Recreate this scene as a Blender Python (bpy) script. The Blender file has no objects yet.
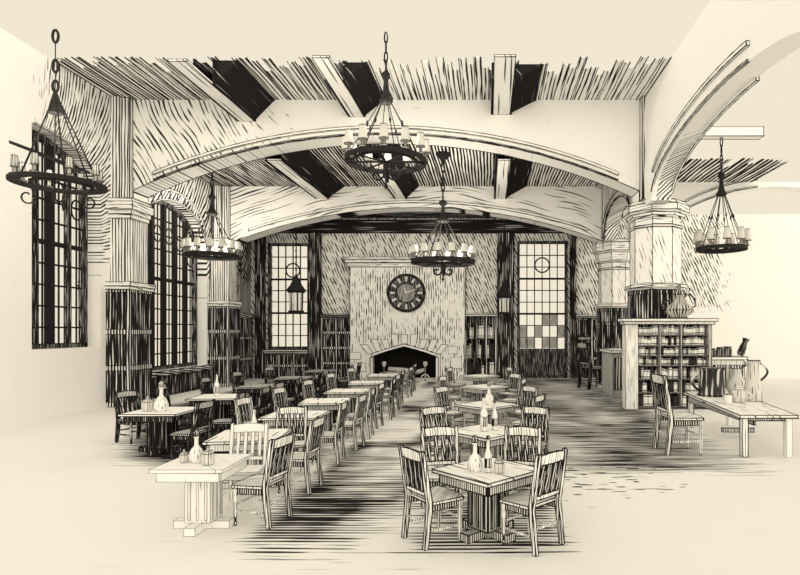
import bpy, bmesh, math, random
from mathutils import Vector, Matrix
random.seed(7)
SC = bpy.context.scene
COL = SC.collection
PI = math.pi
F, CX, CY, EYE = 560.0, 488.0, 330.0, 2.23
def X(px, d): return (px - CX) * d / F
def Z(py, d): return EYE + (CY - py) * d / F

# ------------------------------------------------------------------ materials
class S:
    """a node socket with arithmetic"""
    def __init__(s, t, o): s.t = t; s.o = o
    def m(s, op, b=None, c=None, rev=False):
        n = s.t.nodes.new('ShaderNodeMath'); n.operation = op
        args = [s] + [a for a in (b, c) if a is not None]
        if rev: args[0], args[1] = args[1], args[0]
        for i, a in enumerate(args):
            if isinstance(a, S): s.t.links.new(a.o, n.inputs[i])
            else: n.inputs[i].default_value = a
        return S(s.t, n.outputs[0])
    def __add__(s, b): return s.m('ADD', b)
    __radd__ = __add__
    def __sub__(s, b): return s.m('SUBTRACT', b)
    def __rsub__(s, b): return s.m('SUBTRACT', b, rev=True)
    def __mul__(s, b): return s.m('MULTIPLY', b)
    __rmul__ = __mul__
    def __truediv__(s, b): return s.m('DIVIDE', b)
    def __neg__(s): return s * -1.0
    def mx(s, b): return s.m('MAXIMUM', b)
    def mn(s, b): return s.m('MINIMUM', b)
    def clamp(s): return s.mx(0.0).mn(1.0)
    def step(s, a, b):
        n = s.t.nodes.new('ShaderNodeMapRange'); n.interpolation_type = 'SMOOTHSTEP'
        for k, v in ((0, s), (1, a), (2, b)):
            if isinstance(v, S): s.t.links.new(v.o, n.inputs[k])
            else: n.inputs[k].default_value = v
        return S(s.t, n.outputs[0])
def vec(t, x, y, z):
    n = t.nodes.new('ShaderNodeCombineXYZ')
    for i, a in enumerate((x, y, z)):
        if isinstance(a, S): t.links.new(a.o, n.inputs[i])
        else: n.inputs[i].default_value = a
    return n.outputs[0]
def noise(t, v, scale=1.0, detail=0.0, rough=.5):
    n = t.nodes.new('ShaderNodeTexNoise')
    t.links.new(v, n.inputs['Vector'])
    n.inputs['Scale'].default_value = scale
    n.inputs['Detail'].default_value = detail
    n.inputs['Roughness'].default_value = rough
    return S(t, n.outputs[0])
def strokes(t, u, v, sp, ln, dens, seed=0.0, wob=.10, soft=.09, wave=.62, detail=1.0):
    """pen strokes: u runs across them, v along; sp spacing, ln length in metres; dens 0..1"""
    w = noise(t, vec(t, u * (.22 / sp), v * (.8 / ln), seed + 5.3)) - .5
    s = ((u * (1.0 / sp) + w * (wob * 8)) * (2 * PI)).m('SINE') * .5 + .5
    n = noise(t, vec(t, u * (1.25 / sp), v * (1.0 / ln), seed), 1.0, detail)
    n = ((n - .5) * 2.3 + .5).clamp()
    val = s * wave + n * (1 - wave)
    thr = (dens * -1.1 + 1.05) if isinstance(dens, S) else 1.05 - 1.1 * dens
    if isinstance(thr, S): return val.step(thr - soft, thr + soft)
    return val.step(thr - soft, thr + soft)
PAPER = (.93, .925, .91)
INK = (.022, .021, .022)
def new_mat(name):
    m = bpy.data.materials.new(name); m.use_nodes = True
    m.node_tree.nodes.clear()
    return m, m.node_tree
def finish(t, mask, base=PAPER, ink=INK, rough=None):
    out = t.nodes.new('ShaderNodeOutputMaterial')
    if rough is None:
        b = t.nodes.new('ShaderNodeBsdfDiffuse')
    else:
        b = t.nodes.new('ShaderNodeBsdfPrincipled'); b.inputs['Roughness'].default_value = rough
        if 'Specular IOR Level' in b.inputs: b.inputs['Specular IOR Level'].default_value = .35
    if mask is None:
        b.inputs[0].default_value = (*base, 1)
    else:
        mx = t.nodes.new('ShaderNodeMix'); mx.data_type = 'RGBA'
        t.links.new(mask.o, mx.inputs[0])
        mx.inputs[6].default_value = (*base, 1); mx.inputs[7].default_value = (*ink, 1)
        t.links.new(mx.outputs[2], b.inputs[0])
    t.links.new(b.outputs[0], out.inputs[0])
def pos(t):
    tc = t.nodes.new('ShaderNodeTexCoord'); sp = t.nodes.new('ShaderNodeSeparateXYZ')
    t.links.new(tc.outputs['Object'], sp.inputs[0])
    return [S(t, sp.outputs[i]) for i in range(3)]
def plain(name, base, rough=None):
    m, t = new_mat(name); finish(t, None, base, rough=rough); return m
def box_mask(x, y, x0, x1, y0, y1, f):
    """1 inside the rectangle, fading over f metres"""
    return x.step(x0 - f, x0 + f) * (1.0 - x.step(x1 - f, x1 + f)) * y.step(y0 - f, y0 + f) * (1.0 - y.step(y1 - f, y1 + f))
def hatch(name, kind, sp, ln, dens, base=PAPER, ang=0.0, cross=0.0, fn=None, rough=None, soft=.09, wob=.10, seed=0.0, wave=.62, crad=.7):
    """kind: v upright strokes, h level strokes, y strokes running along y, x strokes running along x, d slanted by ang"""
    m, t = new_mat(name)
    x, y, z = pos(t)
    if kind == 'v': u, v = x + y * .93, z
    elif kind == 'h': u, v = z + y * .11, x + y * .93
    elif kind == 'y': u, v = x + z * .9, y
    elif kind == 'x': u, v = y + z * .9, x
    elif kind == 'c':          # round bodies: upright strokes set out around the axis
        th = y.m('ARCTAN2', x); c, s_ = math.cos(ang), math.sin(ang)
        a = (th + PI / 8) * crad
        u, v = a * c + z * s_, z * c - a * s_
    else:
        c, s_ = math.cos(ang), math.sin(ang)
        a = x + y * .93
        u, v = a * c + z * s_, z * c - a * s_
    d = dens
    if fn: d = fn(t, x, y, z) * dens
    k = strokes(t, u, v, sp, ln, d, seed, wob, soft, wave)
    if cross > 0:
        c, s_ = math.cos(ang + .5), math.sin(ang + .5)
        u2, v2 = u * c + v * s_, v * c - u * s_
        d2 = d * (cross / dens) if isinstance(d, S) else cross
        k = k.mx(strokes(t, u2, v2, sp * 1.1, ln, d2, seed + 9, wob, soft))
    finish(t, k, base, rough=rough)
    return m

M = {}
M['ink'] = plain('ink_black', INK)
M['paper'] = plain('cream_plaster', PAPER)
M['iron'] = plain('black_iron', (.016, .015, .016), .95)
M['shade'] = plain('candle_cream', (.66, .65, .62))
M['soot'] = plain('soot_black', (.012, .011, .011))
# timber of the furniture, by how heavily grain and shade are drawn
M['oak_pale'] = hatch('pale_oak', 'v', .035, .5, .24)
M['oak_top'] = hatch('table_top_oak', 'y', .11, .5, .17)
M['oak_chair'] = hatch('chair_oak', 'v', .030, .45, .33)
M['oak_slat'] = hatch('slat_oak', 'v', .028, .5, .66)  # dense strokes put the shade on the slats into the colour
M['oak_round'] = hatch('dark_round_oak', 'c', .085, 1.0, .70, wave=.5, crad=.76)
M['oak_lintel'] = hatch('lintel_oak', 'h', .085, 2.0, .82, wave=.5)
M['oak_mid'] = hatch('mid_oak', 'v', .03, .5, .52)
M['oak_dark'] = hatch('shaded_oak', 'v', .035, .6, .80)
M['oak_wall'] = hatch('dark_panel_oak', 'v', .085, 1.0, .74, wave=.5)
M['oak_wall_mid'] = hatch('panel_oak', 'v', .085, 1.1, .56, wave=.5)
M['oak_rail'] = hatch('oak_rail', 'h', .08, 1.0, .55)
M['stone'] = hatch('dressed_stone', 'c', .11, .5, .19, ang=.3)
M['stone_side'] = hatch('dressed_stone_upright', 'v', .09, 1.1, .40)
M['stone_cap'] = hatch('carved_stone', 'h', .09, .5, .22)
M['plaster_far'] = hatch('plaster_slant_strokes', 'd', .125, .38, .33, ang=.42, wave=.48)
M['plaster_breast'] = hatch('plaster_breast_strokes', 'v', .105, .40, .36, wave=.48, fn=lambda t, x, y, z: (noise(t, vec(t, x * .5, 0.0, z * .5), 1.0, 1.0) * 2.4 - .35).clamp())
M['brass'] = hatch('dull_copper', 'c', .09, .4, .44, base=(.62, .60, .56), rough=.35, crad=.35, wave=.35)
M['pewter'] = hatch('grey_pewter', 'c', .07, .4, .24, base=(.70, .69, .66), rough=.4, crad=.2, wave=.4)
M['jug_dark'] = hatch('dark_stoneware', 'c', .12, .7, .62, base=(.75, .74, .70), rough=.4, crad=.27, wave=.3)
M['lantern'] = hatch('lantern_glass_frost', 'v', .06, .5, .12)
M['beam_shaded'] = hatch('shaded_beam_oak', 'y', .16, 2.2, .90, wob=.15)  # timber darkened to paint the shade on the beams
M['beam_lit'] = hatch('lit_beam_oak', 'y', .15, 2.5, .17)
M['book_a'] = hatch('book_cream_cloth', 'v', .05, .3, .16)
M['book_b'] = hatch('book_grey_cloth', 'v', .03, .3, .48)
M['book_c'] = plain('book_black_cloth', (.05, .045, .045))
m, t = new_mat('leaded_glass')
o = t.nodes.new('ShaderNodeOutputMaterial'); mix = t.nodes.new('ShaderNodeMixShader')
a = t.nodes.new('ShaderNodeBsdfTransparent'); b = t.nodes.new('ShaderNodeBsdfGlossy'); b.inputs['Roughness'].default_value = .25
mix.inputs[0].default_value = .06
t.links.new(a.outputs[0], mix.inputs[1]); t.links.new(b.outputs[0], mix.inputs[2]); t.links.new(mix.outputs[0], o.inputs[0])
M['glass'] = m
m, t = new_mat('clear_bottle_glass')
o = t.nodes.new('ShaderNodeOutputMaterial'); mix = t.nodes.new('ShaderNodeMixShader')
a = t.nodes.new('ShaderNodeBsdfDiffuse')
px, py, pz = pos(t); kk = strokes(t, py.m('ARCTAN2', px) * .05 + pz * .1, pz, .022, .1, .27, 2.0, .1, .1, .5)
mc = t.nodes.new('ShaderNodeMix'); mc.data_type = 'RGBA'; t.links.new(kk.o, mc.inputs[0]); mc.inputs[6].default_value = (.93, .92, .9, 1); mc.inputs[7].default_value = (*INK, 1); t.links.new(mc.outputs[2], a.inputs[0])
b = t.nodes.new('ShaderNodeBsdfGlossy'); b.inputs['Roughness'].default_value = .2
mix.inputs[0].default_value = .15
t.links.new(a.outputs[0], mix.inputs[1]); t.links.new(b.outputs[0], mix.inputs[2]); t.links.new(mix.outputs[0], o.inputs[0])
M['bottle'] = m

# floor: boards running across the hall, shade and sunlit patches painted into the strokes, bare stone in front
m, t = new_mat('floor_boards')
x, y, z = pos(t)
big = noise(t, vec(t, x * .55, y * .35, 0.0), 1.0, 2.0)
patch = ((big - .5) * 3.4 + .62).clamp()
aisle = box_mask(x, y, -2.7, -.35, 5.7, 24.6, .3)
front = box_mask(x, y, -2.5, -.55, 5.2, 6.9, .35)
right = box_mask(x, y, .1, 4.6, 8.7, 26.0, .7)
under_shade = box_mask(x, y, -9.5, -3.0, 9.2, 26.0, .8) * (x + y * .60).step(-1.2, .3)  # painted shade beneath the left-hand table rows
seat_shade = box_mask(x, y, -.9, .9, 5.55, 20.0, .3)  # painted shade beneath the right-hand tables and chairs
dens = (aisle * patch * .70).mx(right * (patch * .25 + .42)).mx(under_shade * .82).mx(front * patch * .55).mx(seat_shade * (patch * .3 + .36))
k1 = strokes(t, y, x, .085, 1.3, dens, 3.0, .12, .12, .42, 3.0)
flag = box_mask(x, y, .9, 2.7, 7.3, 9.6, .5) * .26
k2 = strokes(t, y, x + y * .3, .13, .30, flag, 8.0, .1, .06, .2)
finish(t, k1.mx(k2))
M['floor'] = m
M['oak_faint'] = hatch('faint_oak', 'v', .05, .3, .10)
# ceilings
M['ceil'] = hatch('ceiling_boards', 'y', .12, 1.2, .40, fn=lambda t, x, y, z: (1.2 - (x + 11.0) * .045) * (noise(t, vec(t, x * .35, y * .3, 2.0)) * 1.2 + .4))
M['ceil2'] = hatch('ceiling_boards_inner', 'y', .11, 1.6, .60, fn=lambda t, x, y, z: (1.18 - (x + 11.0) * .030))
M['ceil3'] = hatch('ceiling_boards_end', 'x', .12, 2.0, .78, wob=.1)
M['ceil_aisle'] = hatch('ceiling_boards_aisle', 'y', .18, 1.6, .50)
# arch wall nearest the viewer: swirling strokes over the left haunch, bare towards the right
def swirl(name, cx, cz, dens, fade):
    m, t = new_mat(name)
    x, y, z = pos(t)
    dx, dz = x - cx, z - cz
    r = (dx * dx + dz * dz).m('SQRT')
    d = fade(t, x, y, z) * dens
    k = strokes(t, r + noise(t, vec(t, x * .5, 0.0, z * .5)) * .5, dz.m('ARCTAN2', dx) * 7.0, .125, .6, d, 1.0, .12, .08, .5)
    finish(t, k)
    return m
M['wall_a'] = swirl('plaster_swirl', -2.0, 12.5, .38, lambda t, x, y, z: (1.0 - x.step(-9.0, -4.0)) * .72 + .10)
M['wall_b'] = swirl('plaster_long_strokes', -2.7, -11.0, .27, lambda t, x, y, z: noise(t, vec(t, x * .4, 0.0, z * .6)) * 1.0 + .42)
def side_swirl():
    m, t = new_mat('plaster_side_swirl')
    x, y, z = pos(t)
    dy, dz = y - 12.4, z - 5.2
    r = (dy * dy + dz * dz).m('SQRT')
    d = (y.step(13.0, 14.6) * z.step(3.4, 5.0)) * .40 + y.step(17.5, 18.5) * .06
    k = strokes(t, dz.m('ARCTAN2', dy) * 4.2 - r * .5, r, .11, .5, d, 2.0, .12, .08, .5)
    low = strokes(t, y, z, .12, 1.5, y.step(21.8, 22.4) * .62, 4.0)
    finish(t, k.mx(low))
    return m
M['wall_left'] = side_swirl()
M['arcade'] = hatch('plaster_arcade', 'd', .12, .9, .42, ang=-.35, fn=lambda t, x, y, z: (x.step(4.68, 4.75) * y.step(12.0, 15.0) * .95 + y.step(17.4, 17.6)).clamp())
M['far'] = hatch('plaster_far_wall', 'd', .125, .38, .36, ang=.42, wave=.48, fn=lambda t, x, y, z: (1.0 - x.step(10.2, 11.8)) * (1.0 - (x.step(7.5, 8.5)) * (1.0 - z.step(2.6, 3.6))))
# ------------------------------------------------------------------ mesh building
class MB:
    def __init__(s): s.bm = bmesh.new()
    def face(s, pts, mi=0, smooth=False):
        try:
            f = s.bm.faces.new([p if isinstance(p, bmesh.types.BMVert) else s.bm.verts.new(p) for p in pts])
            f.material_index = mi; f.smooth = smooth
            return f
        except ValueError: return None
    def hexa(s, P, mi=0):
        v = [s.bm.verts.new(p) for p in P]
        for q in ((3, 2, 1, 0), (4, 5, 6, 7), (0, 1, 5, 4), (1, 2, 6, 5), (2, 3, 7, 6), (3, 0, 4, 7)):
            s.face([v[i] for i in q], mi)
        return s
    def box(s, x0, x1, y0, y1, z0, z1, mi=0):
        return s.hexa([(x0, y0, z0), (x1, y0, z0), (x1, y1, z0), (x0, y1, z0), (x0, y0, z1), (x1, y0, z1), (x1, y1, z1), (x0, y1, z1)], mi)
    def prism(s, poly, ext, mi=0):
        e = Vector(ext)
        a = [s.bm.verts.new(p) for p in poly]; b = [s.bm.verts.new(Vector(p) + e) for p in poly]
        s.face(a[::-1], mi); s.face(b, mi)
        n = len(a)
        for i in range(n): s.face([a[i], a[(i + 1) % n], b[(i + 1) % n], b[i]], mi)
        return s
    def post(s, pts, w, h, mi=0):
        rings = []
        for i, p in enumerate(pts):
            ww = w[i] if isinstance(w, (list, tuple)) else w
            hh = h[i] if isinstance(h, (list, tuple)) else h
            rings.append([s.bm.verts.new((p[0] + a * ww / 2, p[1] + b * hh / 2, p[2])) for a, b in ((-1, -1), (1, -1), (1, 1), (-1, 1))])
        s.face(rings[0][::-1], mi); s.face(rings[-1], mi)
        for r, q in zip(rings, rings[1:]):
            for k in range(4): s.face([r[k], r[(k + 1) % 4], q[(k + 1) % 4], q[k]], mi)
        return s
    def tube(s, pts, r, n=8, closed=False, mi=0, smooth=True):
        pts = [Vector(p) for p in pts]; N = len(pts); rings = []
        up = None
        for i, p in enumerate(pts):
            a = pts[(i - 1) % N] if (closed or i) else p
            b = pts[(i + 1) % N] if (closed or i < N - 1) else p
            d = (b - a).normalized()
            if up is None: up = d.orthogonal().normalized()
            up = (up - d * up.dot(d))
            up = up.normalized() if up.length > 1e-6 else d.orthogonal().normalized()
            w = d.cross(up)
            rr = r[i] if isinstance(r, (list, tuple)) else r
            rings.append([s.bm.verts.new(p + (up * math.cos(2 * PI * k / n) + w * math.sin(2 * PI * k / n)) * rr) for k in range(n)])
        L = list(zip(rings, rings[1:])) + ([(rings[-1], rings[0])] if closed else [])
        for q, w in L:
            for k in range(n): s.face([q[k], q[(k + 1) % n], w[(k + 1) % n], w[k]], mi, smooth)
        if not closed: s.face(rings[0][::-1], mi); s.face(rings[-1], mi)
        return s
    def lathe(s, prof, n=16, c=(0, 0, 0), mi=0, smooth=True, rot=0.0):
        rings = []
        for r, z in prof:
            rings.append([s.bm.verts.new((c[0] + r * math.cos(rot + 2 * PI * k / n), c[1] + r * math.sin(rot + 2 * PI * k / n), c[2] + z)) for k in range(n)])
        for q, w in zip(rings, rings[1:]):
            for k in range(n): s.face([q[k], q[(k + 1) % n], w[(k + 1) % n], w[k]], mi, smooth)
        s.face(rings[0][::-1], mi); s.face(rings[-1], mi)
        return s
    def ring(s, R, w, h, c=(0, 0, 0), n=32, mi=0):
        """flat hoop band: radius R, thickness w, height h"""
        prof = [(R - w / 2, -h / 2), (R + w / 2, -h / 2), (R + w / 2, h / 2), (R - w / 2, h / 2)]
        V = [[s.bm.verts.new((c[0] + r * math.cos(2 * PI * k / n), c[1] + r * math.sin(2 * PI * k / n), c[2] + z)) for r, z in prof] for k in range(n)]
        for i in range(n):
            a, b = V[i], V[(i + 1) % n]
            for k in range(4): s.face([a[k], b[k], b[(k + 1) % 4], a[(k + 1) % 4]], mi)
        return s
    def outline(s, r, ang=32, seed=1, mi=1, along=None):
        """ink lines along the hard edges, as thin three-sided rods"""
        rnd = random.Random(seed)
        segs = []
        for e in s.bm.edges:
            lf = e.link_faces
            if len(lf) == 2 and lf[0].normal.length > 0:
                try:
                    if e.calc_face_angle() < math.radians(ang): continue
                except ValueError: continue
            if along is not None and abs((e.verts[1].co - e.verts[0].co).normalized()[along]) < .9: continue
            segs.append((e.verts[0].co.copy(), e.verts[1].co.copy()))
        for a, b in segs:
            d = b - a; L = d.length
            if L < r * 1.5: continue
            d /= L
            o = min(.015 * L, r * 1.5)
            a = a - d * o; b = b + d * o
            u = d.orthogonal().normalized(); w = d.cross(u)
            r1, r2 = r * rnd.uniform(.6, 1.3), r * rnd.uniform(.6, 1.3)
            k3 = [(math.cos(q), math.sin(q)) for q in (0, 2.094, 4.189)]
            A = [s.bm.verts.new(a + (u * c + w * q) * r1) for c, q in k3]
            B = [s.bm.verts.new(b + (u * c + w * q) * r2) for c, q in k3]
            for k in range(3): s.face([A[k], A[(k + 1) % 3], B[(k + 1) % 3], B[k]], mi)
        return s
    def mesh(s, name, mats, line=None, ang=32, along=None):
        s.bm.normal_update()
        bmesh.ops.recalc_face_normals(s.bm, faces=s.bm.faces[:])
        if line: s.outline(line, ang, len(s.bm.verts), 1, along)
        me = bpy.data.meshes.new(name)
        s.bm.to_mesh(me); s.bm.free()
        ms = mats if isinstance(mats, (list, tuple)) else [mats]
        for q in ms: me.materials.append(M[q])
        if len(ms) == 1: me.materials.append(M['ink'])
        return me
    def build(s, name, mats, parent=None, line=None, origin=None, ang=32, along=None):
        if origin is not None:
            for v in s.bm.verts: v.co -= Vector(origin)
        o = bpy.data.objects.new(name, s.mesh(name, mats, line, ang, along))
        COL.objects.link(o)
        if parent: o.parent = parent
        if origin is not None: o.location = origin
        return o
def tag(o, label, cat, group=None):
    o['label'] = label; o['category'] = cat
    if group: o['group'] = group
    return o
def thing(name, label, cat, loc=(0, 0, 0), rotz=0.0, group=None):
    o = bpy.data.objects.new(name, None); COL.objects.link(o)
    o.empty_display_size = .1
    o.location = loc; o.rotation_euler = (0, 0, rotz)
    return tag(o, label, cat, group)
def struct(o):
    o['kind'] = 'structure'
    return o
def holder(name, loc=(0, 0, 0)):
    o = bpy.data.objects.new(name, None); COL.objects.link(o); o.location = loc
    return struct(o)
def kids(o): return [c for c in COL.objects if c.parent == o]
KIDS = {}
def dup(root, loc, rotz, label, group=None, scale=1.0):
    """copy of a thing with copies of its parts and their sub-parts"""
    r = root.copy(); COL.objects.link(r)
    r.location = loc; r.rotation_euler = (0, 0, rotz); r.scale = (scale,) * 3
    r['label'] = label
    if group: r['group'] = group
    if root.name not in KIDS:
        KIDS[root.name] = [(c, kids(c)) for c in kids(root)]
    for ch, gr in KIDS[root.name]:
        c = ch.copy(); COL.objects.link(c); c.parent = r
        for g in gr:
            d = g.copy(); COL.objects.link(d); d.parent = c
    return r
ORD = 'first second third fourth fifth sixth seventh eighth ninth tenth eleventh twelfth thirteenth fourteenth fifteenth sixteenth seventeenth eighteenth nineteenth twentieth'.split()

def arch_z(u, a, b, spring, crown, power=2.0):
    c, h = (a + b) / 2, (b - a) / 2
    q = min(1.0, abs(u - c) / h)
    return spring + (crown - spring) * max(0.0, 1 - q ** power) ** (1 / 2.0 if power == 2.0 else .7)
def seg_z(u, a, b, spring, crown):
    c, h = (a + b) / 2, (b - a) / 2; k = crown - spring
    R = (h * h + k * k) / (2 * k)
    return crown - R + math.sqrt(max(0, R * R - (u - c) ** 2))
def arch_wall(mb, axis, w0, w1, u0, u1, z0, z1, openings, n=24):
    """wall slab along axis ('x' or 'y'), thick from w0 to w1, pierced by openings (a, b, sill, function of u)"""
    def P(u, w, z): return (u, w, z) if axis == 'x' else (w, u, z)
    cuts = {u0, u1}
    for a, b, sill, f in openings:
        for i in range(n + 1): cuts.add(a + (b - a) * i / n)
    cuts = sorted(c for c in cuts if u0 - 1e-6 <= c <= u1 + 1e-6)
    cache = {}
    def V(u, w, z):
        k = (round(u, 5), round(w, 5), round(z, 5))
        if k not in cache: cache[k] = mb.bm.verts.new(P(u, w, z))
        return cache[k]
    def quad(*p): mb.face([V(*q) for q in p])
    def cell(ua, ub, za, zb, zc, zd):
        # bottom za(at ua) zb(at ub), top zc(at ua) zd(at ub)
        for w in (w0, w1): quad((ua, w, za), (ub, w, zb), (ub, w, zd), (ua, w, zc))
        quad((ua, w0, za), (ub, w0, zb), (ub, w1, zb), (ua, w1, za))
        quad((ua, w0, zc), (ub, w0, zd), (ub, w1, zd), (ua, w1, zc))
    for ua, ub in zip(cuts, cuts[1:]):
        mid = (ua + ub) / 2
        op = next((o for o in openings if o[0] < mid < o[1]), None)
        if op is None:
            zs = {z0, z1}          # share vertices with the neighbouring opening so no seam opens
            for a, b, sill, f in openings:
                for u in (a, b):
                    if abs(u - ua) < 1e-6 or abs(u - ub) < 1e-6:
                        for z in (sill, f(u)):
                            if z0 < z < z1: zs.add(z)
            zs = sorted(zs)
            for za, zb in zip(zs, zs[1:]):
                for w in (w0, w1): quad((ua, w, za), (ub, w, za), (ub, w, zb), (ua, w, zb))
            for z in (z0, z1): quad((ua, w0, z), (ub, w0, z), (ub, w1, z), (ua, w1, z))
        else:
            a, b, sill, f = op
            if sill > z0: cell(ua, ub, z0, z0, sill, sill)
            cell(ua, ub, f(ua), f(ub), z1, z1)
    for u in (u0, u1):
        quad((u, w0, z0), (u, w1, z0), (u, w1, z1), (u, w0, z1))
    for a, b, sill, f in openings:
        for u in (a, b):
            if u0 < u < u1 and sill < f(u) - 1e-4:
                lo = sill if sill > z0 else z0
                quad((u, w0, lo), (u, w1, lo), (u, w1, f(u)), (u, w0, f(u)))
    return mb
def band(mb, axis, w0, w1, f, ua, ub, h0, h1, n=28):
    """moulding that follows the curve f(u): between f+h0 and f+h1"""
    def P(u, w, z): return (u, w, z) if axis == 'x' else (w, u, z)
    rows = []
    for i in range(n + 1):
        u = ua + (ub - ua) * i / n
        rows.append([mb.bm.verts.new(P(u, w, f(u) + h)) for w, h in ((w0, h0), (w1, h0), (w1, h1), (w0, h1))])
    for r, q in zip(rows, rows[1:]):
        for k in range(4): mb.face([r[k], r[(k + 1) % 4], q[(k + 1) % 4], q[k]])
    mb.face(rows[0][::-1]); mb.face(rows[-1])
    return mb
def octagon(mb, prof, c, n=8):
    return mb.lathe([(r / math.cos(PI / n), z) for r, z in prof], n, c, smooth=False, rot=PI / n)
def panelled(name, mats, x0, x1, y0, y1, z0, z1, cols, rows, face='-y', line=.014, rail=.12, cap=.14):
    """framed wall panelling with sunk panels; face tells which side shows"""
    root = holder(name, ((x0 + x1) / 2, (y0 + y1) / 2, z0))
    ox, oy, oz = root.location
    fr = MB(); pn = MB()
    t = .05
    def bx(mb, a, b, c, d, lift0, lift1):
        if face == '-y': mb.box(a - ox, b - ox, y0 - lift1 - oy, y0 - lift0 - oy, c - oz, d - oz)
        elif face == '+x': mb.box(x1 + lift0 - ox, x1 + lift1 - ox, a - oy, b - oy, c - oz, d - oz)
        else: mb.box(x0 - lift1 - ox, x0 - lift0 - ox, a - oy, b - oy, c - oz, d - oz)
    a0, a1 = (x0, x1) if face == '-y' else (y0, y1)
    pn.box(x0 - ox, x1 - ox, y0 - oy, y1 - oy, 0, z1 - oz)
    zt = z1 - cap
    for i in range(cols + 1):
        c = a0 + (a1 - a0) * i / cols
        l, r = max(a0, c - rail / 2), min(a1, c + rail / 2)
        bx(fr, l, r, z0, zt, 0, t)
    for j in range(rows + 1):
        c = z0 + (zt - z0) * j / rows
        bx(fr, a0, a1, max(z0, c - rail / 2), min(zt, c + rail / 2), 0, t * .9)
    pn.build('panel', mats[0], root, None)
    fr.build('panel_frame', mats[1], root, line)
    cp = MB(); bx(cp, a0 - .03, a1 + .03, zt, z1, -.02, .12); bx(cp, a0 - .03, a1 + .03, zt + cap * .55, z1 + .02, -.02, .17)
    cp.build('cap_moulding', mats[2], root, line)
    return root
# ------------------------------------------------------------------ the hall
DA, DB, DF = 16.6, 22.5, 26.0          # the two arches and the end wall
XL, XR = -11.0, 4.6                    # side wall and arcade
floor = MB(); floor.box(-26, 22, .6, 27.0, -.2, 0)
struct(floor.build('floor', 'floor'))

# --- boarded ceilings, front edge of bay one left ragged
def boards(name, mat, x0, x1, w, ya, yb, z, rag=0.0, line=.012, side=0.0):
    mb = MB(); x = x0; i = 0
    rnd = random.Random(len(name))
    while x < x1 - .02:
        xe = min(x1, x + w)
        y0 = ya + ((rnd.random() ** 1.3) * rag if rag else 0)
        mb.box(x + .004, xe - .004, y0, yb, z + (i % 2) * .004, z + .014)
        x = xe; i += 1
    return struct(mb.build(name, mat, None, line, along=1))
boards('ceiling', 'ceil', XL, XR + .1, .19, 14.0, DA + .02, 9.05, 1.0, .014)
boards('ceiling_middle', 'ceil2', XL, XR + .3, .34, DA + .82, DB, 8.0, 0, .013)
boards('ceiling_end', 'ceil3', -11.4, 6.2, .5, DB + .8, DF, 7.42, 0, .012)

# --- the two big arches across the nave
fa = lambda u: seg_z(u, -10.56, 4.48, 6.36, 8.02)
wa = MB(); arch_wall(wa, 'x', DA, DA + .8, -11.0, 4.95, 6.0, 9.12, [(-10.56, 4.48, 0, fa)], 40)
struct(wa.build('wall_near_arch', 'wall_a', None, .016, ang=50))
mo = MB(); band(mo, 'x', DA - .07, DA + .002, fa, -9.9, 3.85, .17, .25, 40); band(mo, 'x', DA - .035, DA + .002, fa, -9.9, 3.85, .02, .05, 40)
struct(mo.build('trim_1', 'paper', None, .014, ang=50))
fb = lambda u: seg_z(u, -10.2, 4.62, 5.8, 7.15)
wb = MB(); arch_wall(wb, 'x', DB, DB + .8, -11.0, 4.95, 5.5, 8.05, [(-10.2, 4.62, 0, fb)], 40)
struct(wb.build('wall_far_arch', 'wall_b', None, .018, ang=50))
mo = MB(); band(mo, 'x', DB - .07, DB + .002, fb, -9.6, 4.0, .18, .27, 40)
struct(mo.build('trim_2', 'paper', None, .016, ang=50))

# --- roof beams: light underside and shaded sides painted into the timber colours
def beam(x, w, ya, yb, zb, zt, rag=1.2, fill=0):
    root = holder('ceiling_beam', (x, (ya + yb) / 2, zb))
    oy = (ya + yb) / 2
    s = MB(); s.box(-w / 2, w / 2, ya - oy, yb - oy, 0, .05); s.build('lit_underside', 'beam_lit', root, .012)
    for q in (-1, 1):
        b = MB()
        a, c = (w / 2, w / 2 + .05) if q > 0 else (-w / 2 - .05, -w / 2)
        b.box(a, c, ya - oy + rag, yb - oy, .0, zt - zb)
        b.build('shaded_side', 'beam_shaded', root, .014)
    if fill:       # added dark wedge standing in for the shade beside the beam
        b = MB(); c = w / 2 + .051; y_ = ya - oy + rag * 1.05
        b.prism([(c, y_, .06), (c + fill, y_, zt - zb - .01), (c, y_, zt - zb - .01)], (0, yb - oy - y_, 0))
        b.build('shade_wedge', 'beam_shaded', root, .012)
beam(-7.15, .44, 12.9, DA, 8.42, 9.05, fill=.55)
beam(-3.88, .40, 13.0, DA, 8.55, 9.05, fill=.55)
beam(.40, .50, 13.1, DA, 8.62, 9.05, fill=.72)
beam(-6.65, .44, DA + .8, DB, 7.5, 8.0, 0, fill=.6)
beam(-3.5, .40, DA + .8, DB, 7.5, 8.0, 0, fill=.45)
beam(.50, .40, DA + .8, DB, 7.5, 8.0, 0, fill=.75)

# --- responds above the capitals
for nm, x0, x1, y0, y1, z0, z1 in (('trim_3', -11.02, -10.52, DA - .28, DA, 6.0, 9.05), ('trim_4', 4.5, 4.98, DA - .28, DA, 6.05, 9.05),
                                   ('trim_5', -10.9, -10.35, DB - .25, DB, 5.8, 7.98), ('trim_6', 4.55, 5.0, DB - .25, DB, 5.9, 7.98)):
    mb = MB(); mb.box(x0, x0 + (x1 - x0) * .55, y0, y1, z0, z1); mb.box(x0 + (x1 - x0) * .55, x1, y0 + .1, y1, z0, z1)
    struct(mb.build(nm, 'stone_side', None, .015))

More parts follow.
